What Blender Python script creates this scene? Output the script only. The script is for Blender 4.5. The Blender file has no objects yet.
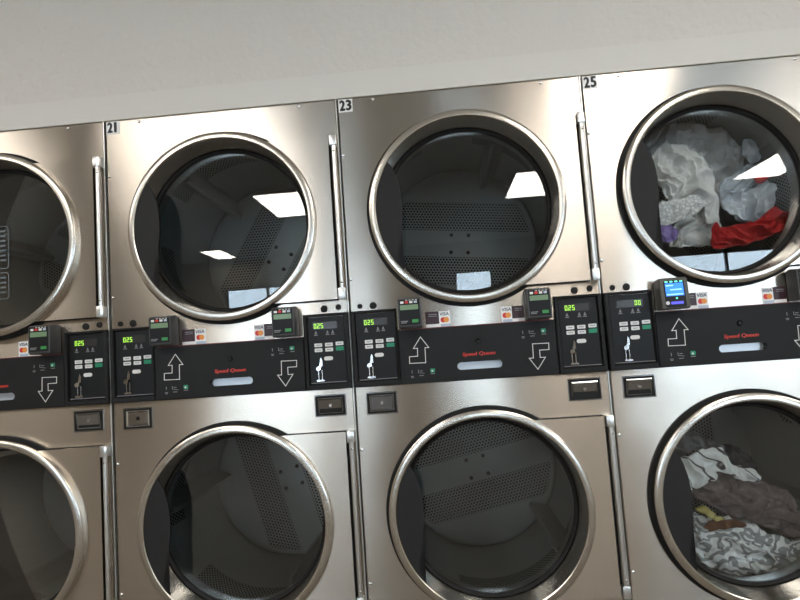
import bpy, bmesh, math, random
from mathutils import Vector, Matrix, noise
PI = math.pi
col = bpy.context.scene.collection
random.seed(4)
# ------------------------------------------------------------------ materials
def nodes(name):
    m = bpy.data.materials.new(name); m.use_nodes = True
    nt = m.node_tree; b = nt.nodes['Principled BSDF']
    return m, nt, b
def lk(nt, a, b): nt.links.new(a, b)
def plain(name, c, rough=.5, metal=0, spec=.5, bump=0, bscale=200, emis=None, es=0, coat=0):
    m, nt, b = nodes(name)
    b.inputs['Base Color'].default_value = (*c, 1)
    b.inputs['Roughness'].default_value = rough
    b.inputs['Metallic'].default_value = metal
    b.inputs['Specular IOR Level'].default_value = spec
    b.inputs['Coat Weight'].default_value = coat
    if emis:
        b.inputs['Emission Color'].default_value = (*emis, 1)
        b.inputs['Emission Strength'].default_value = es
    if bump:
        tc = nt.nodes.new('ShaderNodeTexCoord'); n = nt.nodes.new('ShaderNodeTexNoise')
        n.inputs['Scale'].default_value = bscale; n.inputs['Detail'].default_value = 3
        bp = nt.nodes.new('ShaderNodeBump'); bp.inputs['Strength'].default_value = bump; bp.inputs['Distance'].default_value = .002 if bscale > 50 else .006
        lk(nt, tc.outputs['Object'], n.inputs['Vector']); lk(nt, n.outputs['Fac'], bp.inputs['Height']); lk(nt, bp.outputs['Normal'], b.inputs['Normal'])
    return m
def brushed(name, c, rough, aniso, wav=.0, stretch=(1.5, 1, 260)):
    m, nt, b = nodes(name)
    b.inputs['Metallic'].default_value = 1
    tc = nt.nodes.new('ShaderNodeTexCoord'); mp = nt.nodes.new('ShaderNodeMapping')
    mp.inputs['Scale'].default_value = stretch
    n = nt.nodes.new('ShaderNodeTexNoise'); n.inputs['Scale'].default_value = 3; n.inputs['Detail'].default_value = 4
    lk(nt, tc.outputs['Object'], mp.inputs['Vector']); lk(nt, mp.outputs[0], n.inputs['Vector'])
    r = nt.nodes.new('ShaderNodeMapRange'); r.inputs['To Min'].default_value = rough-.02; r.inputs['To Max'].default_value = rough+.025
    lk(nt, n.outputs['Fac'], r.inputs['Value']); lk(nt, r.outputs[0], b.inputs['Roughness'])
    mx = nt.nodes.new('ShaderNodeMix'); mx.data_type = 'RGBA'
    mx.inputs['A'].default_value = (*[v*.97 for v in c], 1); mx.inputs['B'].default_value = (*[min(1, v*1.03) for v in c], 1)
    lk(nt, n.outputs['Fac'], mx.inputs['Factor']); lk(nt, mx.outputs['Result'], b.inputs['Base Color'])
    b.inputs['Anisotropic'].default_value = aniso
    if aniso:
        cb = nt.nodes.new('ShaderNodeCombineXYZ'); cb.inputs[2].default_value = 1
        lk(nt, cb.outputs[0], b.inputs['Tangent'])
    if wav:
        n2 = nt.nodes.new('ShaderNodeTexNoise'); n2.inputs['Scale'].default_value = 2.2; n2.inputs['Detail'].default_value = 1
        oi = nt.nodes.new('ShaderNodeObjectInfo'); ad = nt.nodes.new('ShaderNodeVectorMath'); ad.operation = 'ADD'
        lk(nt, tc.outputs['Object'], ad.inputs[0]); lk(nt, oi.outputs['Location'], ad.inputs[1]); lk(nt, ad.outputs[0], n2.inputs['Vector'])
        bp = nt.nodes.new('ShaderNodeBump'); bp.inputs['Strength'].default_value = 1; bp.inputs['Distance'].default_value = wav
        lk(nt, n2.outputs['Fac'], bp.inputs['Height']); lk(nt, bp.outputs['Normal'], b.inputs['Normal'])
    return m
def glassy(name, tint, refl=.08, rough=0):
    m = bpy.data.materials.new(name); m.use_nodes = True; nt = m.node_tree; nt.nodes.clear()
    o = nt.nodes.new('ShaderNodeOutputMaterial'); mx = nt.nodes.new('ShaderNodeMixShader')
    t = nt.nodes.new('ShaderNodeBsdfTransparent'); t.inputs[0].default_value = (*tint, 1)
    g = nt.nodes.new('ShaderNodeBsdfGlossy'); g.inputs['Roughness'].default_value = rough
    f = nt.nodes.new('ShaderNodeFresnel'); f.inputs[0].default_value = 1.6
    mu = nt.nodes.new('ShaderNodeMath'); mu.operation = 'MULTIPLY'; mu.inputs[1].default_value = refl/.055; mu.use_clamp = True
    lk(nt, f.outputs[0], mu.inputs[0]); lk(nt, mu.outputs[0], mx.inputs[0])
    lk(nt, t.outputs[0], mx.inputs[1]); lk(nt, g.outputs[0], mx.inputs[2]); lk(nt, mx.outputs[0], o.inputs[0])
    return m
def perforated(name, mode):
    # galvanised drum metal pierced by a hexagonal grid of round holes
    m, nt, b = nodes(name)
    N = nt.nodes.new
    def M(op, a, c=None, d=None):
        n = N('ShaderNodeMath'); n.operation = op
        for i, v in enumerate((a, c, d)):
            if v is None: continue
            if isinstance(v, (int, float)): n.inputs[i].default_value = v
            else: lk(nt, v, n.inputs[i])
        return n.outputs[0]
    tc = N('ShaderNodeTexCoord'); s = N('ShaderNodeSeparateXYZ'); lk(nt, tc.outputs['Object'], s.inputs[0])
    X, Y, Z = s.outputs
    if mode == 'back': u, v = X, Z
    else:
        u = M('MULTIPLY', M('ARCTAN2', Z, X), .34); v = Y
    p = .0135
    def grid(ou, ov):
        a = M('SUBTRACT', M('FRACT', M('ADD', M('DIVIDE', u, p), ou)), .5)
        c = M('SUBTRACT', M('FRACT', M('ADD', M('DIVIDE', v, p*1.732), ov)), .5)
        c = M('MULTIPLY', c, 1.732)
        return M('SQRT', M('ADD', M('MULTIPLY', a, a), M('MULTIPLY', c, c)))
    d = M('MINIMUM', grid(50, 50), grid(50.5, 50.5))
    hole = M('LESS_THAN', d, .33)
    if mode == 'back':
        az = M('ABSOLUTE', Z); rr = M('SQRT', M('ADD', M('MULTIPLY', X, X), M('MULTIPLY', Z, Z)))
        zone = M('MULTIPLY', M('MULTIPLY', M('GREATER_THAN', az, .058), M('LESS_THAN', az, .185)), M('LESS_THAN', rr, .305))
    else:
        zone = M('MULTIPLY', M('GREATER_THAN', Y, .13), M('LESS_THAN', Y, .36))
        band = M('ABSOLUTE', M('SUBTRACT', M('FRACT', M('ADD', M('DIVIDE', M('ARCTAN2', Z, X), 2*PI/3), 5.15)), .5))
        zone = M('MULTIPLY', zone, M('LESS_THAN', band, .36))
    fac = M('MULTIPLY', hole, zone)
    mx = N('ShaderNodeMix'); mx.data_type = 'RGBA'; lk(nt, fac, mx.inputs['Factor'])
    mx.inputs['A'].default_value = (.21, .225, .222, 1); mx.inputs['B'].default_value = (.004, .004, .004, 1)
    lk(nt, mx.outputs['Result'], b.inputs['Base Color'])
    b.inputs['Metallic'].default_value = .35; b.inputs['Roughness'].default_value = .42
    lk(nt, M('SUBTRACT', .5, M('MULTIPLY', fac, .5)), b.inputs['Specular IOR Level'])
    return m
def paper(name, c1, c2, scale, kind='noise', rough=.9):
    m, nt, b = nodes(name)
    tc = nt.nodes.new('ShaderNodeTexCoord')
    mx = nt.nodes.new('ShaderNodeMix'); mx.data_type = 'RGBA'
    mx.inputs['A'].default_value = (*c1, 1); mx.inputs['B'].default_value = (*c2, 1)
    rp = nt.nodes.new('ShaderNodeMapRange')
    if kind == 'scroll':
        n = nt.nodes.new('ShaderNodeTexWave'); n.wave_type = 'RINGS'; n.inputs['Scale'].default_value = scale; n.inputs['Distortion'].default_value = 14
        n.inputs['Detail'].default_value = 1.5; n.inputs['Detail Scale'].default_value = 1.4
        rp.inputs['From Min'].default_value = .38; rp.inputs['From Max'].default_value = .55
    elif kind == 'stripe':
        n = nt.nodes.new('ShaderNodeTexWave'); n.wave_type = 'BANDS'; n.inputs['Scale'].default_value = scale; n.inputs['Distortion'].default_value = 1.2
        n.bands_direction = 'DIAGONAL'
        rp.inputs['From Min'].default_value = .9; rp.inputs['From Max'].default_value = .97
    elif kind == 'pebble':
        n = nt.nodes.new('ShaderNodeTexVoronoi'); n.feature = 'DISTANCE_TO_EDGE'; n.inputs['Scale'].default_value = scale
        rp.inputs['From Min'].default_value = .02; rp.inputs['From Max'].default_value = .2
    else:
        n = nt.nodes.new('ShaderNodeTexNoise'); n.inputs['Scale'].default_value = scale; n.inputs['Detail'].default_value = 5
        rp.inputs['From Min'].default_value = .35; rp.inputs['From Max'].default_value = .65
    lk(nt, tc.outputs['Object'], n.inputs['Vector'])
    lk(nt, n.outputs[0], rp.inputs['Value']); lk(nt, rp.outputs[0], mx.inputs['Factor']); lk(nt, mx.outputs['Result'], b.inputs['Base Color'])
    b.inputs['Roughness'].default_value = rough; b.inputs['Specular IOR Level'].default_value = .1
    w = nt.nodes.new('ShaderNodeTexNoise'); w.inputs['Scale'].default_value = 500
    bp = nt.nodes.new('ShaderNodeBump'); bp.inputs['Strength'].default_value = .4; bp.inputs['Distance'].default_value = .002
    lk(nt, tc.outputs['Object'], w.inputs['Vector']); lk(nt, w.outputs['Fac'], bp.inputs['Height']); lk(nt, bp.outputs['Normal'], b.inputs['Normal'])
    return m

STEEL = brushed('brushed_stainless', (.59, .535, .47), .245, .95, .007)
FLANGE = brushed('brushed_stainless_door', (.60, .545, .48), .245, .95, .003)
RING = brushed('turned_stainless', (.64, .60, .54), .24, 0, 0, (30, 30, 30))
CHROME = plain('chrome', (.72, .72, .72), .12, 1)
ROD = plain('bright_aluminium', (.78, .78, .77), .3, 1)
ROD2 = plain('recessed_plate_metal', (.62, .66, .70), .4, .6)
DARKREFL = plain('chrome_dark_reflection', (.34, .35, .36), .15, 1)  # same metal as the plain chrome, dark room reflection put into its colour
DARKBODY = plain('dark_cabinet_paint', (.02, .02, .02), .7)
WHITEEDGE = plain('galvanised_edge', (.7, .69, .66), .35, .8)
BLACK = plain('black_moulded_plastic', (.010, .010, .0105), .5, 0, .25, .2, 900)
BLACK2 = plain('black_control_face', (.0075, .0077, .0085), .42, 0, .25)
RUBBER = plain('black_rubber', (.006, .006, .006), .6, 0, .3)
GRIP = plain('dark_grey_grip_plastic', (.017, .016, .0165), .6, 0, .25)
GLASS = glassy('tinted_door_glass', (.97, .98, .975), .05)
CLEAR = glassy('window_glass', (.9, .93, .95), .06)
DRUMB = perforated('drum_back_metal', 'back'); DRUMC = perforated('drum_wall_metal', 'wall')
DRUMS = plain('drum_plain_metal', (.17, .18, .178), .42, .4)
WHITE = plain('white_print', (.72, .72, .70), .5)
GREYP = plain('grey_print', (.22, .22, .23), .5)
GREENB = plain('green_button', (.005, .24, .12), .4)
BTN = plain('pale_grey_button', (.70, .71, .70), .4)
DISP = plain('display_window', (.035, .033, .032), .25)
DIGIT = plain('lit_digit', (.3, .6, .05), .5, emis=(.5, .95, .08), es=.7)
RED = plain('red_print', (.62, .045, .025), .45)
REDLINE = plain('red_edge_stripe', (.16, .02, .018), .45)
READER = plain('reader_grey_plastic', (.06, .06, .062), .45, 0, .5, .2, 700)
READER2 = plain('reader_warm_grey_plastic', (.085, .082, .072), .45, 0, .5, .2, 700)
LCD = plain('green_lcd', (.17, .27, .15), .3)
LCDG = plain('small_green_light', (.03, .22, .05), .4, emis=(.1, .8, .2), es=.06)
BLUE = plain('blue_backlit_screen', (.03, .2, .8), .3, emis=(.03, .24, 1.0), es=.9)
BLUEP = plain('pale_blue_backlight', (.3, .6, .9), .3, emis=(.3, .7, 1.0), es=.8)
TEALK = plain('teal_lit_key', (.1, .7, .5), .3, emis=(.2, .9, .65), es=.7)
VIOLET = plain('violet_backlight', (.1, .1, .7), .3, emis=(.08, .08, .9), es=.6)
DECALW = plain('white_vinyl', (.86, .86, .85), .45)
MAROON = plain('maroon_sticker', (.035, .008, .014), .4)
NAVY = plain('navy_print', (.02, .03, .10), .4)
PALEB = plain('pale_blue_print', (.45, .52, .62), .4)
MCR = plain('card_red', (.65, .03, .02), .4); MCO = plain('card_orange', (.8, .3, .05), .4)
INK = plain('black_ink', (.01, .01, .01), .5)
LABELM = plain('warning_label_outline', (.14, .17, .19), .5)
WALLM = plain('painted_drywall', (.67, .64, .595), .75, 0, .3, 1, 38)
TRIMM = plain('painted_trim', (.69, .665, .62), .6, 0, .3)
ROOMW = plain('room_wall_paint', (.34, .29, .23), .8)
SIDEW = plain('side_wall_paint', (.66, .59, .49), .8)
CEILM = plain('ceiling_tile', (.68, .67, .64), .9, 0, .2, .5, 40)
FLOORM = paper('floor_tile', (.17, .15, .13), (.22, .20, .17), 6)
LAMP = plain('lamp_diffuser', (.9, .9, .9), .5, emis=(1, .95, .88), es=17.5)
FRAMEM = plain('window_frame_metal', (.12, .12, .12), .4, .6)

# ------------------------------------------------------------------ helpers
def finish(bm, name, sharp=.55):
    bmesh.ops.remove_doubles(bm, verts=bm.verts, dist=1e-6)
    bmesh.ops.recalc_face_normals(bm, faces=bm.faces)
    for f in bm.faces: f.smooth = True
    for e in bm.edges:
        if len(e.link_faces) == 2 and e.calc_face_angle(0) > sharp: e.smooth = False
    me = bpy.data.meshes.new(name); bm.to_mesh(me); bm.free(); return me
def obj(name, me, mat=None, parent=None, loc=None, label=None, rot=None):
    if isinstance(me, bmesh.types.BMesh): me = finish(me, name)
    o = bpy.data.objects.new(name, me); col.objects.link(o)
    if mat and not me.materials: me.materials.append(mat)
    if parent: o.parent = parent
    if loc: o.location = loc
    if rot: o.rotation_euler = rot
    if label: o['label'] = label
    return o
def tag(o, label, cat, group=None):
    o['label'] = label; o['category'] = cat
    if group: o['group'] = group
    return o
def struct(name, me, mat):
    o = obj(name, me, mat); o['kind'] = 'structure'; return o
def box(bm, x0, x1, y0, y1, z0, z1, bev=0, seg=2):
    vs = [bm.verts.new((x, y, z)) for x in (x0, x1) for y in (y0, y1) for z in (z0, z1)]
    q = [(0, 1, 3, 2), (4, 6, 7, 5), (0, 4, 5, 1), (2, 3, 7, 6), (0, 2, 6, 4), (1, 5, 7, 3)]
    fs = [bm.faces.new([vs[i] for i in f]) for f in q]
    if bev:
        es = list({e for f in fs for e in f.edges})
        bmesh.ops.bevel(bm, geom=es, offset=bev, segments=seg, affect='EDGES', profile=.5)
    return bm
def B(*a, **k): return box(bmesh.new(), *a, **k)
def poly(bm, pts, y0, y1):
    # prism with the outline pts (x, z) between depths y0 (front) and y1
    a = [bm.verts.new((x, y0, z)) for x, z in pts]; b = [bm.verts.new((x, y1, z)) for x, z in pts]
    n = len(pts); f1 = bm.faces.new(a); f2 = bm.faces.new(b[::-1])
    for i in range(n): bm.faces.new((a[i], b[i], b[(i+1) % n], a[(i+1) % n]))
    bmesh.ops.triangulate(bm, faces=[f1, f2], ngon_method='EAR_CLIP')
    return bm
def pill(bm, cx, cz, w, h, y0, y1, n=8):
    r = h/2; pts = []
    for i in range(n+1): t = -PI/2+PI*i/n; pts.append((cx+w/2-r+r*math.cos(t), cz+r*math.sin(t)))
    for i in range(n+1): t = PI/2+PI*i/n; pts.append((cx-w/2+r+r*math.cos(t), cz+r*math.sin(t)))
    return poly(bm, pts, y0, y1)
def rrect(x0, x1, z0, z1, r, n=4):
    pts = []
    for cx, cz, a in ((x1-r, z0+r, -PI/2), (x1-r, z1-r, 0), (x0+r, z1-r, PI/2), (x0+r, z0+r, PI)):
        for i in range(n+1): t = a+PI/2*i/n; pts.append((cx+r*math.cos(t), cz+r*math.sin(t)))
    return pts
def disc(bm, cx, cz, r, y0, y1, n=24, dome=0):
    pts = [(cx+r*math.cos(2*PI*i/n), cz+r*math.sin(2*PI*i/n)) for i in range(n)]
    if not dome: return poly(bm, pts, y0, y1)
    rings = [[bm.verts.new((cx+r*k*math.cos(2*PI*i/n), y0+dome*(1-math.sqrt(max(0, 1-k*k))) if k < 1 else y0+dome, cz+r*k*math.sin(2*PI*i/n))) for i in range(n)] for k in (.35, .7, .92, 1)]
    rings.append([bm.verts.new((cx+r*math.cos(2*PI*i/n), y1, cz+r*math.sin(2*PI*i/n))) for i in range(n)])
    bm.faces.new(rings[0])
    for a, b in zip(rings, rings[1:]):
        for i in range(n): bm.faces.new((a[i], b[i], b[(i+1) % n], a[(i+1) % n]))
    return bm
def lathe(prof, n=96, closed=True, a0=0, a1=2*PI):
    # profile (r, y) turned about the y axis
    bm = bmesh.new(); full = abs(a1-a0-2*PI) < 1e-6
    cnt = n if full else n+1
    R = [[bm.verts.new((r*math.cos(a0+(a1-a0)*i/n), y, r*math.sin(a0+(a1-a0)*i/n))) for r, y in prof] for i in range(cnt)]
    m = len(prof)
    for i in range(n):
        a, b = R[i], R[(i+1) % cnt]
        for j in range(m if closed else m-1):
            vs = [a[j], a[(j+1) % m], b[(j+1) % m], b[j]]
            if (a[j].co-b[j].co).length < 1e-7: vs = [a[j], a[(j+1) % m], b[(j+1) % m]]
            if (a[(j+1) % m].co-b[(j+1) % m].co).length < 1e-7: vs = [a[j], a[(j+1) % m], b[j]]
            bm.faces.new(vs)
    return bm
def cyl_z(bm, cx, cy, r, z0, z1, n=20):
    a = [bm.verts.new((cx+r*math.cos(2*PI*i/n), cy+r*math.sin(2*PI*i/n), z0)) for i in range(n)]
    b = [bm.verts.new((v.co.x, v.co.y, z1)) for v in a]
    bm.faces.new(a[::-1]); bm.faces.new(b)
    for i in range(n): bm.faces.new((a[i], a[(i+1) % n], b[(i+1) % n], b[i]))
    return bm
def outline(bm, pts, w, y0, y1, closed=True):
    # a closed line of width w following pts
    n = len(pts)
    for i in range(n if closed else n-1):
        p, q = Vector(pts[i]), Vector(pts[(i+1) % n]); d = (q-p).normalized(); s = Vector((-d.y, d.x))*w/2; e = d*w/2
        c = [p-e-s, q+e-s, q+e+s, p-e+s]
        poly(bm, [tuple(v) for v in c], y0-.00002*i, y1)
    return bm
def panel_with_hole(x0, x1, z0, z1, cx, cz, r, y0=0, t=.018, ch=.0025, n=96):
    bm = bmesh.new(); angs = [2*PI*i/n for i in range(n)]
    for X, Zc in ((x0, z0), (x0, z1), (x1, z0), (x1, z1)): angs.append(math.atan2(Zc-cz, X-cx) % (2*PI))
    angs = sorted(set(round(a, 9) for a in angs))
    def edge(a, ins):
        c, s = math.cos(a), math.sin(a); k = 1e9
        if c > 1e-9: k = min(k, (x1-ins-cx)/c)
        if c < -1e-9: k = min(k, (x0+ins-cx)/c)
        if s > 1e-9: k = min(k, (z1-ins-cz)/s)
        if s < -1e-9: k = min(k, (z0+ins-cz)/s)
        return cx+k*c, cz+k*s
    rings = []
    circ = lambda a, rr, y: (cx+rr*math.cos(a), y, cz+rr*math.sin(a))
    for a in angs:
        e1 = edge(a, ch); e0 = edge(a, 0)
        rings.append([bm.verts.new(circ(a, r, y0+t)), bm.verts.new(circ(a, r, y0)), bm.verts.new((e1[0], y0, e1[1])), bm.verts.new((e0[0], y0+ch, e0[1])), bm.verts.new((e0[0], y0+t, e0[1]))])
    for i in range(len(rings)):
        a, b = rings[i], rings[(i+1) % len(rings)]
        for j in range(4): bm.faces.new((a[j], a[j+1], b[j+1], b[j]))
    return bm
_txt = {}
def text_mesh(s, size, xs=1, bold=0, shear=0, ext=.0006, align='LEFT'):
    k = (s, size, xs, bold, shear)
    if k in _txt: return _txt[k]
    c = bpy.data.curves.new('lettering', 'FONT'); c.body = s; c.size = size; c.shear = shear; c.extrude = ext; c.resolution_u = 3
    o = bpy.data.objects.new('lettering', c); col.objects.link(o)
    dg = bpy.context.evaluated_depsgraph_get(); dg.update()
    me = bpy.data.meshes.new_from_object(o.evaluated_get(dg)); bpy.data.objects.remove(o)
    bm = bmesh.new()
    for i, (ax, az) in enumerate([(0, 0)] if not bold else [(-1, 0), (1, 0), (0, 1), (0, -1), (0, 0)]):
        m2 = me.copy(); m2.transform(Matrix.Translation((ax*bold, az*bold*.6, .00003*i))); bm.from_mesh(m2); bpy.data.meshes.remove(m2)
    bm.to_mesh(me); bm.free()
    me.transform(Matrix.Rotation(PI/2, 4, 'X'))
    _txt[k] = me; me.name = 'lettering'; return me
def text(name, s, size, x, y, z, mat, parent, w=None, h=None, bold=0, shear=0):
    """lettering with its lower left corner at (x, z), stretched to w by h"""
    me = text_mesh(s, size, 1, bold, shear).copy()
    xs = [v.co.x for v in me.vertices]; zs = [v.co.z for v in me.vertices]
    sx = w/(max(xs)-min(xs)) if w else 1; sz = h/(max(zs)-min(zs)) if h else sx
    mn = (min(xs), min(zs))
    for v in me.vertices: v.co.x = (v.co.x-mn[0])*sx; v.co.z = (v.co.z-mn[1])*sz
    me.materials.clear(); me.materials.append(mat)
    return obj(name, me, None, parent, (x, y, z))
_cache = {}
def cached(key, fn):
    if key not in _cache: _cache[key] = finish(fn(), key)
    return _cache[key]

SEG = {'0': 'abcdef', '2': 'abged', '5': 'afgcd'}
def digits(s, x, z, h, y):
    bm = bmesh.new(); w = h*.5; t = h*.13
    for ch in s:
        if ch == '.':
            box(bm, x-h*.1, x-h*.1+t, y, y+.001, z, z+t); continue
        for g in SEG[ch]:
            r = {'a': (0, w, h-t, h), 'g': (0, w, h/2-t/2, h/2+t/2), 'd': (0, w, 0, t), 'f': (0, t, h/2, h), 'e': (0, t, 0, h/2), 'b': (w-t, w, h/2, h), 'c': (w-t, w, 0, h/2)}[g]
            box(bm, x+r[0], x+r[1], y, y+.001, z+r[2], z+r[3])
        x += h*.72
    return bm

# ------------------------------------------------------------------ dryer parts
DX = .401; ZU = 1.544; ZL = .587
def door(parent, zc, drum_rot, upper, missing=False, gap_band=0):
    P = obj('door', cached('ring', lambda: lathe([(.3105, -.012), (.3118, -.033), (.3112, -.0365), (.3085, -.0385), (.302, -.0398), (.2955, -.0405), (.2915, -.0402), (.2893, -.0385), (.2885, -.034), (.282, .012), (.2745, .044), (.2745, .050), (.300, .050), (.305, -.008)], 144)), RING, parent, (DX, 0, zc), 'round stainless door ring')
    obj('window_gasket', cached('gasket', lambda: lathe([(.2755, .043), (.2735, .0385), (.270, .040), (.2655, .046), (.2650, .054), (.2755, .054)], 128)), RUBBER, P)
    obj('window_glass', cached('glass', lambda: lathe([(0, .0470), (.13, .0470), (.266, .0475), (.266, .0525), (.13, .052), (0, .052)], 96, closed=False)), GLASS, P)
    obj('door_gasket', cached('dgask', lambda: lathe([(.3225, -.0005), (.3225, -.006), (.319, -.009), (.306, -.009), (.306, .012), (.3180, .012), (.3180, -.0005)], 128)), RUBBER, P)
    # grip plate on the left inside the ring
    def grip():
        o = [(.2882*math.cos(a), .2882*math.sin(a)) for a in [PI*(.815+(1.225-.815)*i/28) for i in range(29)]]
        p0, p1 = Vector(o[-1]), Vector(o[0])
        hook = [(-.205, -.196), (-.212, -.180), (-.222, -.165), (-.222, -.140)]
        inn = [(-.213, -.100), (-.204, -.055), (-.199, -.010), (-.198, .035), (-.203, .080), (-.212, .115), (-.222, .140)]
        return poly(bmesh.new(), [(x-.006*(abs(z) < .2 and x > -.235), z) for x, z in o+hook+inn], -.0365, -.0275)
    obj('grip_plate', cached('grip', grip), GRIP, P, label='dark grey finger grip')
    # flange with the hinge, drawn as the area between the ring and the hinge line
    H = .268
    def flange():
        bm = bmesh.new(); a0 = math.asin(H/.3095); x1 = .767-DX; k = 48; cols_ = []
        for i in range(k+1):
            t = a0-2*a0*i/k; px, pz = .3095*math.cos(t), .3095*math.sin(t)
            if i in (0, k): pz = math.copysign(H, pz)
            cols_.append([bm.verts.new(q) for q in ((px, -.020, pz), (x1, -.020, pz), (x1, -.004, pz), (px, -.004, pz))])
        for A, C in zip(cols_, cols_[1:]):
            for j in range(4): bm.faces.new((A[j], A[(j+1) % 4], C[(j+1) % 4], C[j]))
        bm.faces.new(cols_[0]); bm.faces.new(cols_[-1][::-1])
        es = [e for e in bm.edges if len(e.link_faces) == 2 and e.calc_face_angle(0) > 1 and all(abs(v.co.y+.020) < 1e-5 for v in e.verts)
              and (all(abs(abs(v.co.z)-H) < 1e-5 for v in e.verts) or all(abs(v.co.x-x1) < 1e-5 for v in e.verts))]
        bmesh.ops.bevel(bm, geom=es, offset=.003, segments=3, affect='EDGES', profile=.5)
        return bm
    obj('door_flange', cached('flange', flange), FLANGE, P)
    def edge_shade():  # black sheet reaching past the flange edges to draw their shadow line
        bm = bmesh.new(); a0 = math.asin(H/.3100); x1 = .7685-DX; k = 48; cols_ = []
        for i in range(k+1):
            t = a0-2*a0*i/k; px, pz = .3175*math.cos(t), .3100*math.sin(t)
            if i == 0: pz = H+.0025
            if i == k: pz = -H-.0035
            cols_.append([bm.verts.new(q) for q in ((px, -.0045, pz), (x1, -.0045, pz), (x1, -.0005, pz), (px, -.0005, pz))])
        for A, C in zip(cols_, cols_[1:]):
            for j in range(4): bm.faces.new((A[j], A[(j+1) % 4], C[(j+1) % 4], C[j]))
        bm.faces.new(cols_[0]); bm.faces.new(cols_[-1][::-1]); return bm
    obj('flange_edge_shade', cached('fb', edge_shade), RUBBER, P)
    obj('hinge_gap_shade', cached('hgapshade', lambda: B(.7690-DX, .7770-DX, -.008, -.0005, -H+.030, H-.030)), RUBBER, P)  # black strip standing in for the shaded gap beside the hinge rod
    obj('hinge_rod', cached('rod', lambda: cyl_z(bmesh.new(), .784-DX, -.020, .0078, -H+.032, H-.030)), ROD, P, label='pale tubular hinge cover')
    def cap(top):
        def f():
            z0, z1 = (H-.032, H+.002) if top else (-H-.002, -H+.034)
            bm = B(.772-DX, .7945-DX, -.030, -.001, z0, z1, bev=.0012); return bm
        return f
    obj('hinge_bracket', cached('capt', cap(True)), ROD, P); obj('hinge_bracket', cached('capb', cap(False)), ROD, P)
    for s in (1, -1):
        obj('hinge_screw', cached('hs', lambda: disc(bmesh.new(), 0, 0, .0035, -.0305, -.022, 14, dome=.002)), CHROME, P, (.785-DX, 0, s*(H-.052)))
def drum(parent, zc, rot, kind=0):
    D = obj('drum', cached('drumwall', lambda: lathe([(.335, .115), (.335, .715), (.337, .715), (.337, .115)], 96)), DRUMC, parent, (DX, 0, zc), rot=(0, rot, 0))
    D['label'] = 'perforated metal drum cylinder'
    obj('drum_back', cached('drumback', lambda: lathe([(0, .690), (.30, .690), (.322, .696), (.3345, .712), (.3345, .716), (0, .716)], 96, closed=False)), DRUMB, D)
    for k in range(3):
        a = 2*PI*k/3 - .87
        def lift(a=a):
            bm = bmesh.new(); r0, r1 = .3345, .262
            t = Vector((-math.sin(a), math.cos(a))); n = Vector((math.cos(a), math.sin(a)))
            sec = [(r0, -.035), (r1+.012, -.012), (r1, -.007), (r1, .007), (r1+.012, .012), (r0, .035)]
            rows = []
            for y, sc in ((.14, .82), (.17, 1), (.66, 1), (.689, 1)):
                rows.append([bm.verts.new((*(n*(r0-(r0-r)*sc)+t*w).to_tuple()[:1], y, (n*(r0-(r0-r)*sc)+t*w).y)) for r, w in sec])
            for A, C in zip(rows, rows[1:]):
                for j in range(5): bm.faces.new((A[j], A[j+1], C[j+1], C[j]))
            bm.faces.new(rows[0]); bm.faces.new(rows[-1][::-1]); 
            return bm
        obj('lifter', cached('lift%d' % k, lift), DRUMS, D)
    for sx in (-1, 1):
        for sz in (-1, 1):
            obj('bolt', cached('bolt', lambda: disc(bmesh.new(), 0, 0, .008, .682, .692, 12, dome=.003)), RUBBER, D, (sx*.037, 0, sz*.038))
    obj('drum_mouth', cached('mouth', lambda: lathe([(.276, .060), (.278, .105), (.345, .118), (.345, .124), (.272, .112), (.270, .060)], 96)), DRUMS, parent, (DX, 0, zc))

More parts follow.
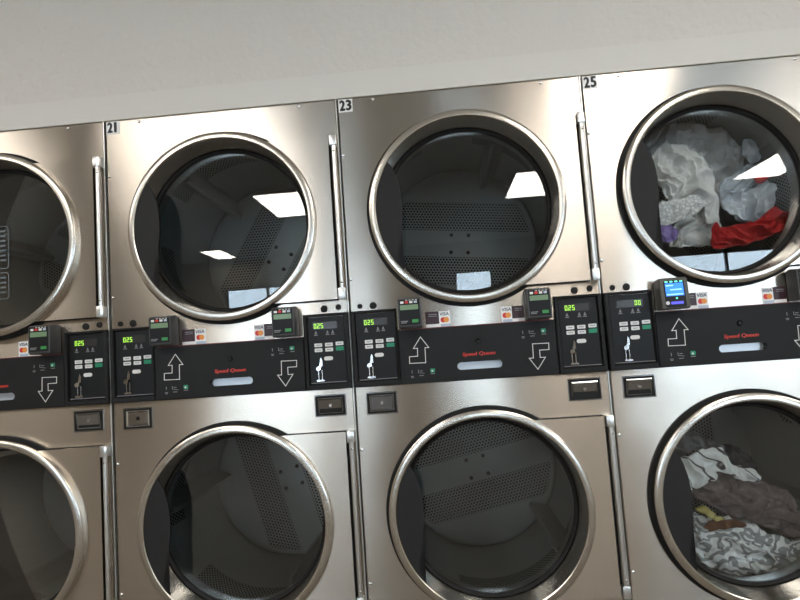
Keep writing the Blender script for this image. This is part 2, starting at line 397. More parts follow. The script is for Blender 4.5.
def module(parent, x0, side, disp):
    # keypad module, outline .146 wide
    s = 'L' if side == 'L' else 'R'
    ox = 0 if side == 'L' else .6365
    z0, z1 = .990, 1.2325
    xa, xb = (.004, .152) if side == 'L' else (.649, .7965)
    ia, ib = (.020, .1445) if side == 'L' else (.6625, .7815)
    def frame():
        bm = bmesh.new(); yb, yf, yi = .010, -.014, -.006
        rows = []
        for (a, b, c, d, y) in ((xa, xb, z0, z1, yb), (xa, xb, z0, z1, yf+.003), (xa+.003, xb-.003, z0+.003, z1-.003, yf), (ia-.003, ib+.003, 1.006, 1.227, yf), (ia, ib, 1.010, 1.224, yi), (ia, ib, 1.010, 1.224, .004)):
            rows.append([bm.verts.new(p) for p in ((a, y, c), (b, y, c), (b, y, d), (a, y, d))])
        for A, C in zip(rows, rows[1:]):
            for j in range(4): bm.faces.new((A[j], A[(j+1) % 4], C[(j+1) % 4], C[j]))
        bm.faces.new(rows[-1])
        return bm
    M_ = obj('control_panel', cached('mod'+s, frame), BLACK, parent)
    obj('control_face', cached('face'+s, lambda: B(ia+.001, ib-.001, -.0045, .0035, 1.011, 1.223)), BLACK2, M_)
    y = -.0046
    dx = .0 if side == 'L' else .6355
    obj('display', cached('disp'+s, lambda: B(.043+dx, .122+dx, y-.0008, y+.001, 1.183, 1.206)), DISP, M_)
    if disp == 'L': obj('display_digits', digits('025', .047+dx, 1.1865, .0155, y-.0014), DIGIT, M_)
    elif disp == '.': obj('display_digits', digits('0.25', .047+dx, 1.1865, .0155, y-.0014), DIGIT, M_)
    else: obj('display_digits', digits('00', .098+dx, 1.188, .0145, y-.0014), DIGIT, M_)
    # small pictograms below the display
    for cx in (.052, .090, .107):
        def icon():
            bm = bmesh.new()
            poly(bm, [(-.006, 0), (.006, 0), (.006, .0025), (-.006, .0025)], -.0004, .001)
            poly(bm, [(-.0045, .0045), (.0045, .0045), (.0015, .0095), (.001, .0145), (-.001, .0145), (-.0015, .0095)], -.0004, .001)
            return bm
        obj('indicator_icon', cached('ico', icon), GREYP, M_, (cx+dx, y, 1.1635))
    for r, zz in enumerate((1.1325, 1.1165)):
        for c in range(3):
            cx = .058+.0345*c+dx; cz = zz+(.0015 if c == 2 else 0)
            g = (r == 1 and c == 2)
            o = obj('keypad_button', cached('key', lambda: poly(bmesh.new(), rrect(-.0125, .0125, -.0058, .0058, .002), -.0016, .001)), None, M_, (cx, y, cz))
            if g: o.data = cached('keyg', lambda: poly(bmesh.new(), rrect(-.0125, .0125, -.0065, .0065, .002), -.0016, .001)); o['label'] = 'green start key'
            if not o.data.materials: o.data.materials.append(GREENB if g else BTN)
            if not g: obj('key_print', cached('kp', lambda: B(-.007, .007, -.0021, 0, -.001, .001)), GREYP, o)
    obj('oval_button', cached('oval', lambda: pill(bmesh.new(), 0, 0, .029, .0125, -.002, .001)), WHITE, M_, (.089+dx, y, 1.0885), 'white oval button')
    # coin drop: funnel, spout and twin rods
    def coin():
        bm = bmesh.new(); X = .059+dx
        poly(bm, [(X-.001, 1.062), (X+.010, 1.066), (X+.010, 1.083), (X+.006, 1.094), (X+.003, 1.083)], y-.008, y)
        poly(bm, [(X-.010, 1.055), (X-.006, 1.050), (X+.004, 1.053), (X+.006, 1.063), (X-.002, 1.066), (X-.009, 1.061)], y-.012, y)
        for q in (-.004, .007): cyl_z(bm, X+q, y-.004, .0017, 1.021, 1.054, 10)
        pill(bm, X+.002, 1.0195, .026, .006, y-.008, y)
        return bm
    obj('coin_slot', cached('coin'+s, coin), CHROME, M_, label='small chrome coin slot')
    obj('ledge', cached('ledge'+s, lambda: B(ia+.002, ib-.002, y-.004, y, 1.0115, 1.0135)), GREYP, M_)
    return M_

ARL = [(.224, 1.136), (.248, 1.101), (.236, 1.101), (.235, 1.054), (.184, 1.055), (.185, 1.076), (.211, 1.076), (.212, 1.101), (.199, 1.101)]
ARR = [(.572, 1.090), (.622, 1.089), (.621, 1.069), (.592, 1.069), (.592, 1.046), (.608, 1.046), (.582, 1.010), (.558, 1.046), (.571, 1.046)]
def lint_cover():
    # black cover with a rounded slot through it
    x0, x1, z0, z1, cx, cz, a, r = .1535, .6475, .991, 1.1625, .405, 1.0355, .0595, .0118
    n = 16; P_ = []
    for i in range(n+1): t = -PI/2+PI*i/n; P_.append((cx+a+r*math.cos(t), cz+r*math.sin(t)))
    for i in range(n+1): t = PI/2+PI*i/n; P_.append((cx-a+r*math.cos(t), cz+r*math.sin(t)))
    def out(p, ins):
        # matching point on the rectangle: ends fan to the sides, straights go up and down
        x, z = p
        return {0: (x1-ins, z0+ins), n//2: (x1-ins, cz), n: (x1-ins, z1-ins), n+1: (x0+ins, z1-ins), n+1+n//2: (x0+ins, cz), 2*n+1: (x0+ins, z0+ins)}
    key = out((0, 0), 0); ks = sorted(key)
    def opt(i, ins):
        k = out((0, 0), ins)
        if i in k: return k[i]
        lo = max(j for j in ks if j < i); hi = min(j for j in ks if j > i); f = (i-lo)/(hi-lo)
        return tuple(k[lo][q]*(1-f)+k[hi][q]*f for q in (0, 1))
    bm = bmesh.new(); rows = []
    for i, p in enumerate(P_):
        q, q2 = opt(i, .002), opt(i, 0)
        rows.append([bm.verts.new((p[0], .012, p[1])), bm.verts.new((p[0], -.012, p[1])), bm.verts.new((q[0], -.012, q[1])), bm.verts.new((q2[0], -.010, q2[1])), bm.verts.new((q2[0], .012, q2[1]))])
    for i in range(len(rows)):
        A, C = rows[i], rows[(i+1) % len(rows)]
        for j in range(4): bm.faces.new((A[j], A[j+1], C[j+1], C[j]))
    return bm
def lint_panel(parent):
    L = obj('lint_panel', cached('lint', lint_cover), BLACK, parent, label='black lint compartment cover')
    y = -.0121
    obj('red_stripe', cached('rs', lambda: B(.165, .640, -.0118, -.004, 1.1600, 1.1632)), REDLINE, L)
    obj('up_arrow', cached('ua', lambda: outline(bmesh.new(), ARL, .0022, y-.0004, y+.001)), WHITE, L, label='white outlined arrow pointing up')
    obj('down_arrow', cached('da', lambda: outline(bmesh.new(), ARR, .0022, y-.0004, y+.001)), WHITE, L, label='white outlined arrow pointing down')
    def mini(x, z):
        def f():
            bm = bmesh.new()
            box(bm, x-.001, x+.001, y-.0004, y+.001, z-.004, z+.006); box(bm, x-.005, x+.005, y-.0004, y+.001, z-.014, z-.012); box(bm, x-.004, x+.004, y-.0004, y+.001, z-.018, z-.016)
            outline(bm, [(x+.020, z+.006), (x+.020, z-.003), (x+.038, z-.006)], .0016, y-.0004, y+.001, False)
            box(bm, x+.024, x+.034, y-.0004, y+.001, z+.001, z+.003); box(bm, x+.022, x+.036, y-.0004, y+.001, z-.0135, z-.0115)
            box(bm, x+.058, x+.072, y-.0004, y+.001, z-.010, z-.008)
            return bm
        return f
    obj('instruction_icon', cached('mi1', mini(.190, 1.027)), GREYP, L); obj('instruction_icon', cached('mi2', mini(.545, 1.127)), GREYP, L)
    for k, (x, z) in enumerate(((.255, 1.028), (.609, 1.129))):
        g = obj('green_icon', cached('gi%d' % k, lambda: poly(bmesh.new(), rrect(x-.0075, x+.0075, z-.0065, z+.0065, .003), y-.0008, y+.001)), GREENB, L)
        obj('icon_highlight', cached('gh%d' % k, lambda: disc(bmesh.new(), x-.001, z-.001, .0028, y-.0013, y, 12)), WHITE, g)
    obj('lint_lock', cached('ll', lambda: lathe([(0, -.0145), (.0045, -.0145), (.0075, -.0165), (.0095, -.0135), (.0095, -.010), (0, -.010)], 24, closed=False)), BLACK2, L, (.404, 0, 1.110), 'round black lock')
    text('logo', 'Speed Queen', .02, .352, y-.0006, 1.0625, RED, L, w=.103, h=.0150, bold=.0004, shear=.12).__setitem__('label', 'red Speed Queen lettering')
    obj('pull_plate', cached('hr', lambda: pill(bmesh.new(), .405, 1.0355, .160, .034, .010, .013)), ROD2, L, label='pale metal plate at the back of the finger slot')

def lock_plate(parent, x0, x1, z0, z1, tilt, bright):
    cx, cz = (x0+x1)/2, (z0+z1)/2; w, h = (x1-x0)/2, (z1-z0)/2
    def fr():
        bm = bmesh.new(); rows = []
        for (a, c, y) in ((0, 0, .003), (0, 0, -.002), (-.001, -.001, -.003), (-.0035, -.0035, -.003), (-.005, -.005, .0), (-.005, -.005, .004)):
            rows.append([bm.verts.new(p) for p in ((-w-a, y, -h-c), (w+a, y, -h-c), (w+a, y, h+c), (-w-a, y, h+c))])
        for A, C in zip(rows, rows[1:]):
            for j in range(4): bm.faces.new((A[j], A[(j+1) % 4], C[(j+1) % 4], C[j]))
        return bm
    K = obj('coin_box_lock', cached('lf%.3f' % w, fr), DARKREFL, parent, (cx, 0, cz), 'framed coin box lock')
    obj('lock_recess', cached('lr%.3f' % w, lambda: B(-w+.004, w-.004, -.0012, .002, -h+.004, h-.004)), RUBBER, K)
    def plate():
        bm = bmesh.new(); a, c = w-.0105, h-.0085
        rows = []
        for (k, q, y) in ((0, 0, .003), (0, 0, -.0045), (.0025, .0025, -.0065), (.006, .006, -.003)):
            rows.append([bm.verts.new(p) for p in ((-a+k, y, -c+q), (a-k, y, -c+q), (a-k, y, c-q), (-a+k, y, c-q))])
        for A, C in zip(rows, rows[1:]):
            for j in range(4): bm.faces.new((A[j], A[(j+1) % 4], C[(j+1) % 4], C[j]))
        bm.faces.new(rows[-1]); return bm
    p = obj('lock_face', cached('lp%d%.3f' % (bright, w), plate), CHROME if bright else DARKREFL, K, rot=(tilt, 0, 0), label='bright silver lock plate' if bright else 'chrome lock plate with a dark reflection in its colour')
    obj('keyhole', cached('kh%d' % bright, lambda: lathe([(0, -.0040), (.002, -.0040), (.0025, -.0050), (.0052, -.0050), (.006, -.0035), (.006, -.001), (0, -.001)], 20, closed=False)), RUBBER if bright else CHROME, K)

def sticker(parent, side):
    if side == 'L': d0, d1, w0, w1 = .244, .287, .287, .323
    else: d0, d1, w0, w1 = .518, .556, .484, .518
    zb, zt = 1.1640, 1.2135
    y = -.0008
    S = obj('card_sticker', cached('st'+side, lambda: B(min(d0, w0), max(d1, w1), y, 0.0005, zb, zt)), DECALW, parent, label='white and maroon payment card sticker')
    obj('maroon_field', cached('sm'+side, lambda: B(d0, d1, y-.0004, y+.0002, zb+.010, zt)), MAROON, S)
    obj('maroon_print', cached('sp'+side, lambda: box(B(d0+.010, d1-.006, y-.0007, y, zt-.010, zt-.0075), d0+.010, d1-.006, y-.0007, y, zt-.0155, zt-.0135)), GREYP, S)
    obj('blue_strip', cached('sb'+side, lambda: B(w0+.004, w1, y-.0004, y+.0002, zb, zb+.0085)), PALEB, S)
    text('card_print', 'VISA', .012, w0+.003, y-.0005, zt-.0145, NAVY, S, w=.029, h=.0105, bold=.0002, shear=.1)
    obj('card_circle', cached('mc1'+side, lambda: disc(bmesh.new(), (w0+w1)/2-.005, zb+.0215, .0085, y-.0005, y, 20)), MCR, S)
    obj('card_circle', cached('mc2'+side, lambda: disc(bmesh.new(), (w0+w1)/2+.005, zb+.0215, .0085, y-.0009, y, 20)), MCO, S)

def screw(parent, x, z):
    obj('screw', cached('screw', lambda: disc(bmesh.new(), 0, 0, .0055, -.004, .001, 16, dome=.0025)), CHROME, parent, (x, 0, z))

COLS = {-1: -.801, 0: 0, 1: .799, 2: 1.5985}
DZ = {-1: 0, 0: 0, 1: 0, 2: 0}
ROT = {(-1, 0): .5, (-1, 1): 1.2, (0, 0): -PI/3, (0, 1): -1.85, (1, 0): .1, (1, 1): -.21, (2, 0): .9, (2, 1): 1.57}
NUM = {0: '21', 1: '23', 2: '25'}
DLAB = {-1: 'stacked stainless tumble dryer cut off at the left edge, its number out of view',
        0: 'stacked stainless tumble dryer with number 21 at its top corner, both drums empty',
        1: 'stacked stainless tumble dryer with number 23 at its top corner, both drums empty',
        2: 'stacked stainless tumble dryer with number 25 at its top corner, laundry in both drums'}
def dryer(c):
    t = bpy.data.objects.new('tumble_dryer', None); col.objects.link(t); t.location = (COLS[c], 0, DZ[c]); t.empty_display_size = .1
    tag(t, DLAB[c], 'dryer', 'stacked tumble dryers along the wall')
    def cab():
        bm = bmesh.new()
        box(bm, .006, .012, .016, .80, .03, 1.94); box(bm, .789, .795, .016, .80, .03, 1.94)
        box(bm, .006, .795, .79, .80, .03, 1.94); box(bm, .006, .795, .016, .80, 1.932, 1.94); box(bm, .006, .795, .016, .80, .0, .03)
        box(bm, .012, .789, .020, .79, 1.06, 1.07)
        return bm
    obj('cabinet', cached('cab', cab), DARKBODY, t)
    obj('upper_front_panel', cached('pu', lambda: panel_with_hole(.0045, .7953, 1.155, 1.942, DX, ZU, .318)), STEEL, t)
    obj('lower_front_panel', cached('pl', lambda: panel_with_hole(.0045, .7953, .03, .992, DX, ZL, .318)), STEEL, t)
    obj('edge_strip', cached('es', lambda: B(.7957, .7990, -.0010, .05, .03, 1.943)), WHITEEDGE, t)
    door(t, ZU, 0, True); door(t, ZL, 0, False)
    drum(t, ZU, ROT[(c, 0)]); drum(t, ZL, ROT[(c, 1)])
    module(t, 0, 'L', 'L' if c < 2 else '00'); module(t, 0, 'R', '.' if c in (0, 1) else 'L')
    lint_panel(t)
    lock_plate(t, .0375, .1365, .902, .971, {-1: .2, 0: .0, 1: .02, 2: .2}[c], c in (0,))
    lock_plate(t, .6700, .7720, .9045, .9735, {-1: .14, 0: .2, 1: .25, 2: .2}[c], False)
    sticker(t, 'L'); sticker(t, 'R')
    for x, r, z in ((.036, .0085, 1.2485), (.079, .0115, 1.2475), (.718, .0115, 1.2485), (.765, .0095, 1.2510)):
        obj('hole_plug', cached('plug%g' % r, lambda: disc(bmesh.new(), 0, 0, r, -.005, .001, 20, dome=.003)), RUBBER, t, (x, 0, z))
    for x, z in ((.0115, 1.750), (.0125, 1.337), (.122, 1.932), (.672, 1.932), (.0135, .793), (.0145, .384)): screw(t, x, z)
    if c in NUM:
        d = obj('number_decal', cached('nd', lambda: B(.0065, .0535, -.0008, .0005, 1.896, 1.940)), DECALW, t, label='white number decal reading '+NUM[c])
        for k, ch in enumerate(NUM[c]):
            w = .0195 if ch != '1' else .0095
            text('numeral', ch, .04, .010+.021*k+(.003 if ch == '1' else 0), -.0012, 1.9005, INK, d, w=w, h=.037, bold=.0024)
    if c == -1:
        for (x0, x1, z0, z1) in ((.315, .418, 1.474, 1.622), (.315, .418, 1.368, 1.459)):
            def lab():
                bm = bmesh.new(); outline(bm, rrect(x0, x1, z0, z1, .012), .0025, .0455, .0468)
                n = int((z1-z0)/.017)
                for i in range(1, n): box(bm, x1-.030, x1-.010, .0455, .0468, z1-.017*i-.003, z1-.017*i+.003)
                return bm
            obj('glass_label', lab(), LABELM, t)
    return t
for c in (-1, 0, 1, 2): dryer(c)

# ------------------------------------------------------------------ payment readers
def reader(c, side, label):
    x0 = COLS[c]
    r = bpy.data.objects.new('card_reader', None); col.objects.link(r)
    x = x0+(.164 if side == 'L' else .563); r.location = (x-.003, 0, 1.1640)
    tag(r, label, 'card reader', 'card readers above the lint covers')
    w = .073
    def body():
        bm = bmesh.new(); pts = []
        a = [( -.060, .006), (-.060, .088), (-.054, .0945), (-.020, .0985), (-.001, .092), (-.001, .001), (-.054, .001)]
        A = [bm.verts.new((0, y, z)) for y, z in a]; C = [bm.verts.new((w, y, z)) for y, z in a]
        bm.faces.new(A); bm.faces.new(C[::-1])
        for i in range(len(a)): bm.faces.new((A[i], A[(i+1) % len(a)], C[(i+1) % len(a)], C[i]))
        bmesh.ops.bevel(bm, geom=list(bm.edges), offset=.0028, segments=2, affect='EDGES', profile=.5)
        return bm
    obj('housing', cached('rdbody', body), READER, r)
    F_ = obj('reader_face', cached('rdface', lambda: poly(bmesh.new(), rrect(.0045, w-.0045, .010, .0895, .002), -.0615, -.058)), BLACK2, r)
    y = -.0619
    obj('lcd_screen', cached('rdlcd', lambda: B(.008, w-.009, y, y+.001, .0575, .0730)), LCD, F_)
    obj('pass_light', cached('rdgl', lambda: B(.043, .062, y, y+.001, .0170, .0265)), LCDG, F_)
    obj('face_print', cached('rdpr', lambda: box(B(.008, .030, y, y+.001, .021, .0235), .008, .026, y, y+.001, .0165, .0190)), GREYP, F_)
    for k, m in enumerate((WHITE, MCR, WHITE, PALEB)):
        obj('card_logo', cached('rdlg%d' % k, lambda: B(.0095+.014*k, .0195+.014*k, y, y+.001, .0775, .0845)), m, F_)
    obj('slot_lights', cached('rdsl', lambda: box(box(box(B(.026, .032, y, y+.001, .0865, .0885), .036, .042, y, y+.001, .0865, .0885), .046, .052, y, y+.001, .0865, .0885), .056, .062, y, y+.001, .0865, .0885)), WHITE, F_)
    return r
reader(-1, 'R', 'grey card reader with green screen left of the 21 dryer, nearest the left edge')
reader(0, 'L', 'grey card reader at the left under the upper door of dryer 21')
reader(0, 'R', 'grey card reader at the right under the upper door of dryer 21')
reader(1, 'L', 'grey card reader at the left under the upper door of dryer 23')
reader(1, 'R', 'grey card reader at the right under the upper door of dryer 23')
reader(2, 'R', 'grey card reader cut off by the right edge, below dryer 25')
def blue_reader():
    r = bpy.data.objects.new('card_reader', None); col.objects.link(r); r.location = (COLS[2]+.160, 0, 1.164)
    tag(r, 'warm grey card reader with a glowing blue screen under dryer 25', 'card reader', 'card readers above the lint covers')
    def body():
        bm = bmesh.new()
        a = [(-.062, .003), (-.055, .092), (-.046, .098), (-.004, .093), (-.001, .085), (-.001, .002), (-.050, 0)]
        A = [bm.verts.new((.001, y, z)) for y, z in a]; C = [bm.verts.new((.085, y, z)) for y, z in a]
        bm.faces.new(A); bm.faces.new(C[::-1])
        for i in range(len(a)): bm.faces.new((A[i], A[(i+1) % len(a)], C[(i+1) % len(a)], C[i]))
        bmesh.ops.bevel(bm, geom=list(bm.edges), offset=.004, segments=3, affect='EDGES', profile=.5)
        return bm
    obj('housing', body(), READER2, r)
    tilt = math.atan2(.007, .089)
    f = obj('reader_face', poly(bmesh.new(), rrect(.012, .073, .006, .089, .006), -.0006, .003), BLACK2, r, (0, -.0625, 0), rot=(-tilt, 0, 0))
    y = -.0012
    obj('backlit_screen', B(.016, .069, y, y+.001, .041, .080), BLUE, f, label='glowing blue screen')
    obj('screen_text', box(box(B(.018, .066, y-.0004, y+.0005, .0435, .0475), .030, .064, y-.0004, y+.0005, .058, .062), .018, .040, y-.0004, y+.0005, .071, .075), BLUEP, f)
    obj('lit_bar', B(.028, .064, y, y+.001, .0155, .0235), VIOLET, f)
    for k in range(4): obj('lit_key', pill(bmesh.new(), .0205+.0145*k, .0848, .010, .005, y, y+.001), TEALK, f)
    obj('round_button', disc(bmesh.new(), .018, .020, .0055, y-.001, y+.001, 20), WHITE, f)
    obj('small_green_lamp', disc(bmesh.new(), .046, .0335, .003, y-.001, y+.001, 14), TEALK, f)
blue_reader()

# ------------------------------------------------------------------ laundry
def smooth_loop(pts, n=72):
    # Catmull-Rom through the closed outline
    out = []; m = len(pts)
    for k in range(n):
        u = k/n*m; i = int(u); f = u-i
        p = [Vector(pts[(i+j-1) % m]) for j in range(4)]
        out.append(.5*((2*p[1])+(-p[0]+p[2])*f+(2*p[0]-5*p[1]+4*p[2]-p[3])*f*f+(-p[0]+3*p[1]-3*p[2]+p[3])*f**3))
    return out
def garment(name, label, pts, y, th, mat, zc, fold=(0, 1), ff=30, amp=.010, seed=0, center=None, mat2=None):
    L = smooth_loop(pts, 180); n = len(L); rings = 56
    c = Vector(center) if center else sum(L, Vector((0, 0)))/n
    c3 = Vector((COLS[2]+DX+c.x, y, zc+c.y))
    bm = bmesh.new(); fd = Vector(fold).normalized()
    def disp(x, z, s):
        q = Vector((x*7+seed*3.1, z*7, seed*1.7))
        w = noise.noise(q)*1.7+noise.noise(q*2.3)*.5
        u = (x*fd.x+z*fd.y)*ff*2.3+w*4.2
        a = 1-abs(math.sin(u)); b = 1-abs(math.sin(u*.43+w*2+seed))
        cr = noise.turbulence(Vector((x*22, z*22, seed)), 3, False)
        return 1.45*amp*(a**1.4*.9+b*1.0+cr*.8-.9)*s
    front = [];back = []
    for i in range(1, rings+1):
        k = (i/rings)**.85; h = (1-k**2.6)**.5 if k < 1 else 0
        fr = []; bk = []
        for p in L:
            v = c+(p-c)*k; e = min(1, (1-k)*7)+.12
            wob = (noise.noise(Vector((v.x*14, v.y*14, seed+5)))*.020+noise.noise(Vector((v.x*45, v.y*45, seed)))*.008)*k*k
            fr.append(bm.verts.new((v.x-c.x+wob, -th*h-disp(v.x, v.y, e), v.y-c.y+wob)))
            bk.append(bm.verts.new((v.x-c.x+wob, th*.9*h+.001, v.y-c.y+wob)) if i < rings else fr[-1])
        front.append(fr); back.append(bk)
    cf = bm.verts.new((0, -th-disp(c.x, c.y, 1), 0)); cb = bm.verts.new((0, th*.9, 0))
    for R_, ctr, s in ((front, cf, 1), (back, cb, -1)):
        for j in range(n): bm.faces.new((ctr, R_[0][j], R_[0][(j+1) % n]))
        for a, b in zip(R_, R_[1:]):
            for j in range(n):
                vs = [a[j], b[j], b[(j+1) % n], a[(j+1) % n]]
                vs = list(dict.fromkeys(vs))
                if len(vs) > 2: bm.faces.new(vs)
    o = obj(name, finish(bm, name, 9), mat, None, c3)
    tag(o, label, 'laundry', 'laundry in the lower drum' if zc < 1 else 'laundry in the upper drum')
    return o
G_grey = paper('grey_cloth', (.52, .52, .51), (.62, .62, .61), 12)
G_lt = paper('pale_grey_cloth', (.60, .60, .58), (.72, .72, .70), 10)
G_drk = paper('dark_grey_cloth', (.11, .11, .115), (.17, .17, .18), 30)
G_nv = paper('navy_cloth', (.018, .022, .035), (.04, .045, .06), 30)
G_tp = paper('taupe_fleece', (.155, .122, .122), (.21, .17, .17), 60)
G_wh = paper('white_striped_cloth', (.85, .85, .82), (.10, .10, .11), 9, 'stripe')
G_sc = paper('grey_white_scroll_blanket', (.36, .365, .36), (.88, .88, .86), 11, 'scroll')
G_yl = paper('olive_yellow_cloth', (.45, .38, .12), (.60, .54, .22), 20)
G_br = paper('brown_cloth', (.09, .035, .02), (.14, .06, .03), 20)
G_pb = paper('pebbled_cloth', (.5, .5, .5), (.78, .78, .76), 70, 'pebble')
G_pu = paper('purple_cloth', (.24, .17, .45), (.34, .27, .56), 25)
G_bl = paper('pale_blue_cloth', (.34, .39, .44), (.66, .70, .74), 14)
G_rd = paper('red_cloth', (.36, .015, .02), (.5, .03, .03), 16)
garment('blanket', 'grey and white scroll-patterned blanket at the bottom of the lower drum', [(-0.138, -0.104), (-0.123, -0.071), (-0.101, -0.099), (-0.054, -0.119), (0.002, -0.119), (0.091, -0.144), (0.162, -0.179), (0.227, -0.204), (0.197, -0.269), (0.088, -0.296), (-0.01, -0.296), (-0.082, -0.272), (-0.13, -0.229), (-0.153, -0.184)], .180, .038, G_sc, ZL, (.5, 1), 26, .014, 1, center=(0, -.195))
garment('blanket', 'dark taupe fleece blanket heaped across the middle of the lower drum', [(-0.13, -0.012), (-0.122, 0.012), (-0.04, 0.022), (0.02, 0.04), (0.09, 0.014), (0.17, -0.035), (0.225, -0.08), (0.245, -0.15), (0.245, -0.185), (0.215, -0.2), (0.13, -0.16), (-0.005, -0.118), (-0.045, -0.08), (-0.115, -0.05)], .215, .042, G_tp, ZL, (.45, 1), 17, .016, 2, center=(.05, -.060))
garment('shirt', 'white shirt with thin dark stripes on top of the taupe blanket', [(-0.168, 0.084), (-0.13, 0.1), (-0.088, 0.114), (-0.027, 0.111), (0.012, 0.072), (0.06, 0.056), (0.092, 0.035), (0.088, 0.014), (0.05, 0.02), (-0.005, 0.038), (-0.044, 0.05), (-0.052, 0.02), (-0.1, 0.008), (-0.147, -0.002)], .150, .020, G_wh, ZL, (1, .6), 30, .009, 3, center=(-.085, .062))
garment('shirt', 'dark grey shirt crumpled at the very top of the lower pile', [(-0.15, 0.138), (-0.101, 0.157), (-0.039, 0.147), (0.006, 0.108), (0.028, 0.075), (-0.034, 0.066), (-0.093, 0.1), (-0.15, 0.08)], .225, .024, G_drk, ZL, (.6, 1), 35, .009, 4, center=(-.085, .115))
garment('trousers', 'navy cloth behind the white striped shirt at the right', [(0.03, 0.107), (0.076, 0.095), (0.129, 0.06), (0.14, 0.013), (0.105, 0.005), (0.04, 0.055)], .275, .030, G_nv, ZL, (.8, 1), 30, .009, 5, center=(.055, .062))
garment('sock', 'olive yellow sock between the taupe blanket and the scroll blanket', [(-0.134, -0.05), (-0.105, -0.046), (-0.088, -0.066), (-0.075, -0.086), (-0.06, -0.103), (-0.085, -0.112), (-0.108, -0.09), (-0.118, -0.068)], .118, .009, G_yl, ZL, (1, -1), 40, .005, 6, center=(-.095, -.075))
garment('cloth', 'narrow brown cloth lying below the olive yellow sock', [(-0.108, -0.108), (-0.07, -0.096), (-0.01, -0.114), (0.01, -0.128), (-0.05, -0.131), (-0.091, -0.124)], .122, .008, G_br, ZL, (1, -1), 40, .005, 7)
garment('bedsheet', 'large grey sheet tumbling at the top of the upper drum', [(-0.15, 0.17), (-0.125, 0.235), (-0.06, 0.29), (0.03, 0.312), (0.12, 0.292), (0.2, 0.24), (0.225, 0.15), (0.205, 0.06), (0.12, -0.01), (0.05, 0.0), (-0.03, 0.05), (-0.1, 0.11)], .292, .042, G_grey, ZU, (1, .40), 20, .024, 11, center=(.01, .15))
garment('bedsheet', 'pale grey sheet looping down the left of the upper drum', [(-0.171, 0.122), (-0.107, 0.194), (-0.033, 0.191), (0.015, 0.149), (0.051, 0.056), (0.063, -0.078), (0.026, -0.061), (0.008, -0.018), (-0.061, -0.012), (-0.097, -0.009), (-0.114, 0.048), (-0.143, 0.062), (-0.18, 0.082)], .165, .028, G_lt, ZU, (1, .35), 24, .016, 12, center=(-.045, .085))
garment('towel', 'pebble-textured pale towel below the looping sheet', [(-0.158, -0.036), (-0.137, -0.006), (-0.06, -0.004), (0.022, -0.018), (-0.015, -0.045), (-0.049, -0.07), (-0.156, -0.085)], .118, .012, G_pb, ZU, (.2, 1), 20, .006, 13)
garment('shirt', 'purple shirt at the lower left of the upper drum', [(-0.162, -0.08), (-0.13, -0.074), (-0.1, -0.079), (-0.088, -0.115), (-0.11, -0.142), (-0.158, -0.137)], .135, .016, G_pu, ZU, (1, 1), 30, .007, 14)
garment('pillowcase', 'crumpled grey-white pillowcase between the purple and red laundry', [(-0.083, -0.143), (-0.065, -0.072), (0.004, -0.03), (0.071, -0.008), (0.088, -0.083), (0.056, -0.154), (-0.018, -0.161)], .225, .024, G_lt, ZU, (1, -.6), 28, .012, 15)
garment('shirt', 'pale blue and white shirt in the middle of the upper drum', [(0.085, 0.046), (0.138, 0.082), (0.191, 0.099), (0.249, 0.067), (0.267, -0.003), (0.233, -0.08), (0.176, -0.113), (0.121, -0.081), (0.09, -0.02)], .192, .028, G_bl, ZU, (1, .3), 30, .015, 16)
garment('sock', 'small pale blue sock at the upper right of the upper drum', [(0.188, 0.196), (0.209, 0.207), (0.231, 0.181), (0.237, 0.127), (0.216, 0.118), (0.194, 0.141)], .210, .020, G_bl, ZU, (.3, 1), 30, .006, 17)
garment('shirt', 'bright red shirt low in the right of the upper drum', [(0.019, -0.108), (0.07, -0.098), (0.122, -0.1), (0.18, -0.09), (0.218, -0.062), (0.258, -0.05), (0.288, -0.1), (0.261, -0.142), (0.189, -0.152), (0.104, -0.178), (0.022, -0.175)], .146, .017, G_rd, ZU, (1, .8), 30, .012, 18)
garment('sock', 'small red sock just below the pale blue sock', [(0.165, 0.074), (0.2, 0.082), (0.24, 0.074), (0.225, 0.048), (0.196, 0.032), (0.176, 0.048)], .135, .014, G_rd, ZU, (1, 1), 30, .006, 19)

# ------------------------------------------------------------------ room
X0, X1, Y0, H = -5.5, 8.5, -9.0, 3.0
struct('wall_back', B(X0, X1, .004, .12, 2.031, H), WALLM)
struct('wall_rear', B(X0, X1, .86, .92, 0, 2.031), WALLM)
struct('wall_beside_right', B(2.402, X1, .004, .12, 0, 1.9435), WALLM)
struct('wall_beside_left', B(X0, -.812, .004, .12, 0, 1.9435), WALLM)
struct('trim_2', B(X0, X1, .10, .90, 1.9435, 1.98), TRIMM)
struct('trim_1', B(X0, X1, -.004, .12, 1.9435, 2.031), TRIMM)
struct('wall_left', B(X0-.1, X0, Y0, .12, 0, H), SIDEW)
struct('wall_right', B(X1, X1+.1, Y0, .12, 0, H), SIDEW)
struct('floor', B(X0, X1, Y0, .9, -.05, 0), FLOORM)
struct('ceiling', B(X0, X1, Y0, .12, H, H+.05), CEILM)
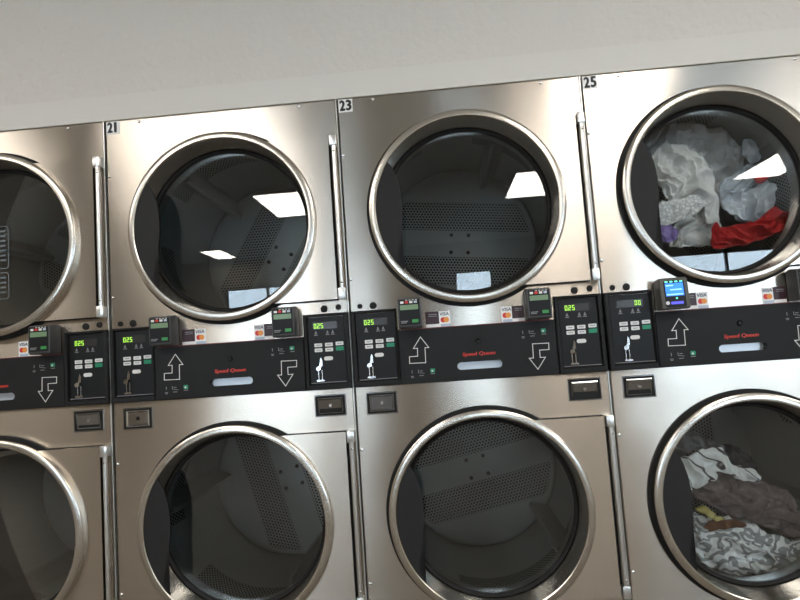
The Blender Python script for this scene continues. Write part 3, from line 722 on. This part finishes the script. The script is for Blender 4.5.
# front wall of the room with shop windows, seen only in reflections
wins = [(-2.9, -1.2), (-.75, -.30), (1.4, 2.15), (4.6, 8.0)]
def front_wall():
    bm = bmesh.new(); xs = [X0]+[v for w in wins for v in w]+[X1]
    for i in range(0, len(xs), 2): box(bm, xs[i], xs[i+1], Y0-.1, Y0, 0, H)
    for a, b in wins: box(bm, a, b, Y0-.1, Y0, 0, .6); box(bm, a, b, Y0-.1, Y0, 2.45, H)
    return bm
struct('wall_front', front_wall(), ROOMW)
for i, (a, b) in enumerate(wins):
    w = bpy.data.objects.new('window_%d' % (i+1), None); col.objects.link(w); w.location = ((a+b)/2, Y0, .6); w['kind'] = 'structure'
    hw = (b-a)/2
    bm = bmesh.new()
    for x in [-hw, hw-.05]+([0-.025] if hw > .8 else []): box(bm, x, x+.05, -.08, -.02, 0, 1.85)
    box(bm, -hw, hw, -.08, -.02, 0, .05); box(bm, -hw, hw, -.08, -.02, 1.80, 1.85)
    obj('window_frame', bm, FRAMEM, w)
    obj('window_pane', B(-hw+.01, hw-.01, -.055, -.049, .01, 1.84), CLEAR, w)
lamps = [(-.92, -5.75, .60, 1.2), (2.08, -5.75, .60, 1.2), (4.94, -5.75, .60, 1.2), (-2.89, -8.70, .38, .95),
         (-1.4, -2.9, 1.2, .6), (2.08, -2.9, .6, 1.2), (4.94, -2.9, .6, 1.2), (-3.3, -2.9, 1.2, .6)]  # the two left ones of this row are unseen, added to brighten the left steel
LL = ['white rectangular ceiling light reflected at the right in the upper door glass of dryer 21', 'white rectangular ceiling light reflected in the upper door glass of dryer 23',
      'white rectangular ceiling light reflected as a wedge in the upper door glass of dryer 25', 'small far ceiling light reflected low in the upper door glass of dryer 21']
for i, (x, y, w, d) in enumerate(lamps):
    t = bpy.data.objects.new('ceiling_light', None); col.objects.link(t); t.location = (x+w/2, y+d/2, H)
    near = ('far left, unseen, added to brighten the steel' if x < -3 else 'left of the camera, unseen, widened to brighten the steel' if x < 0 else 'right of the camera' if x < 4 else 'far right')
    tag(t, LL[i] if i < 4 else 'flat white ceiling light in the row nearest the dryers, '+near, 'ceiling light', 'flat ceiling light panels')
    obj('light_frame', (lambda bm: box(box(box(box(bm, -w/2-.02, w/2+.02, -d/2-.02, -d/2, -.02, 0), -w/2-.02, w/2+.02, d/2, d/2+.02, -.02, 0), -w/2-.02, -w/2, -d/2, d/2, -.02, 0), w/2, w/2+.02, -d/2, d/2, -.02, 0))(bmesh.new()), TRIMM, t)
    obj('light_diffuser', B(-w/2, w/2, -d/2, d/2, -.012, -.002), LAMP, t)

# ------------------------------------------------------------------ sky, camera, view
wd = bpy.data.worlds.new('World'); bpy.context.scene.world = wd; wd.use_nodes = True
wd.node_tree.nodes['Background'].inputs[0].default_value = (.75, .88, 1, 1); wd.node_tree.nodes['Background'].inputs[1].default_value = 11
sc = bpy.context.scene
cam = bpy.data.cameras.new('camera'); co = bpy.data.objects.new('camera', cam); col.objects.link(co); sc.camera = co
p, r, y = .0853, -.0689, -.0628
F = Vector((math.sin(y)*math.cos(p), math.cos(y)*math.cos(p), math.sin(p))); Rt = Vector((math.cos(y), -math.sin(y), 0)); U = Rt.cross(F)
cr, sr = math.cos(r), math.sin(r); R2 = cr*Rt+sr*U; U2 = -sr*Rt+cr*U
M4 = Matrix((R2, U2, -F)).transposed().to_4x4(); M4.translation = Vector((1.0862, -1.9165, 1.0948)); co.matrix_world = M4
cam.sensor_fit = 'HORIZONTAL'; cam.sensor_width = 36; cam.lens = 36*600/800; cam.clip_start = .05
sc.view_settings.view_transform = 'Standard'; sc.view_settings.look = 'None'; sc.view_settings.gamma = 1; sc.view_settings.exposure = .13; sc.view_settings.use_curve_mapping = False
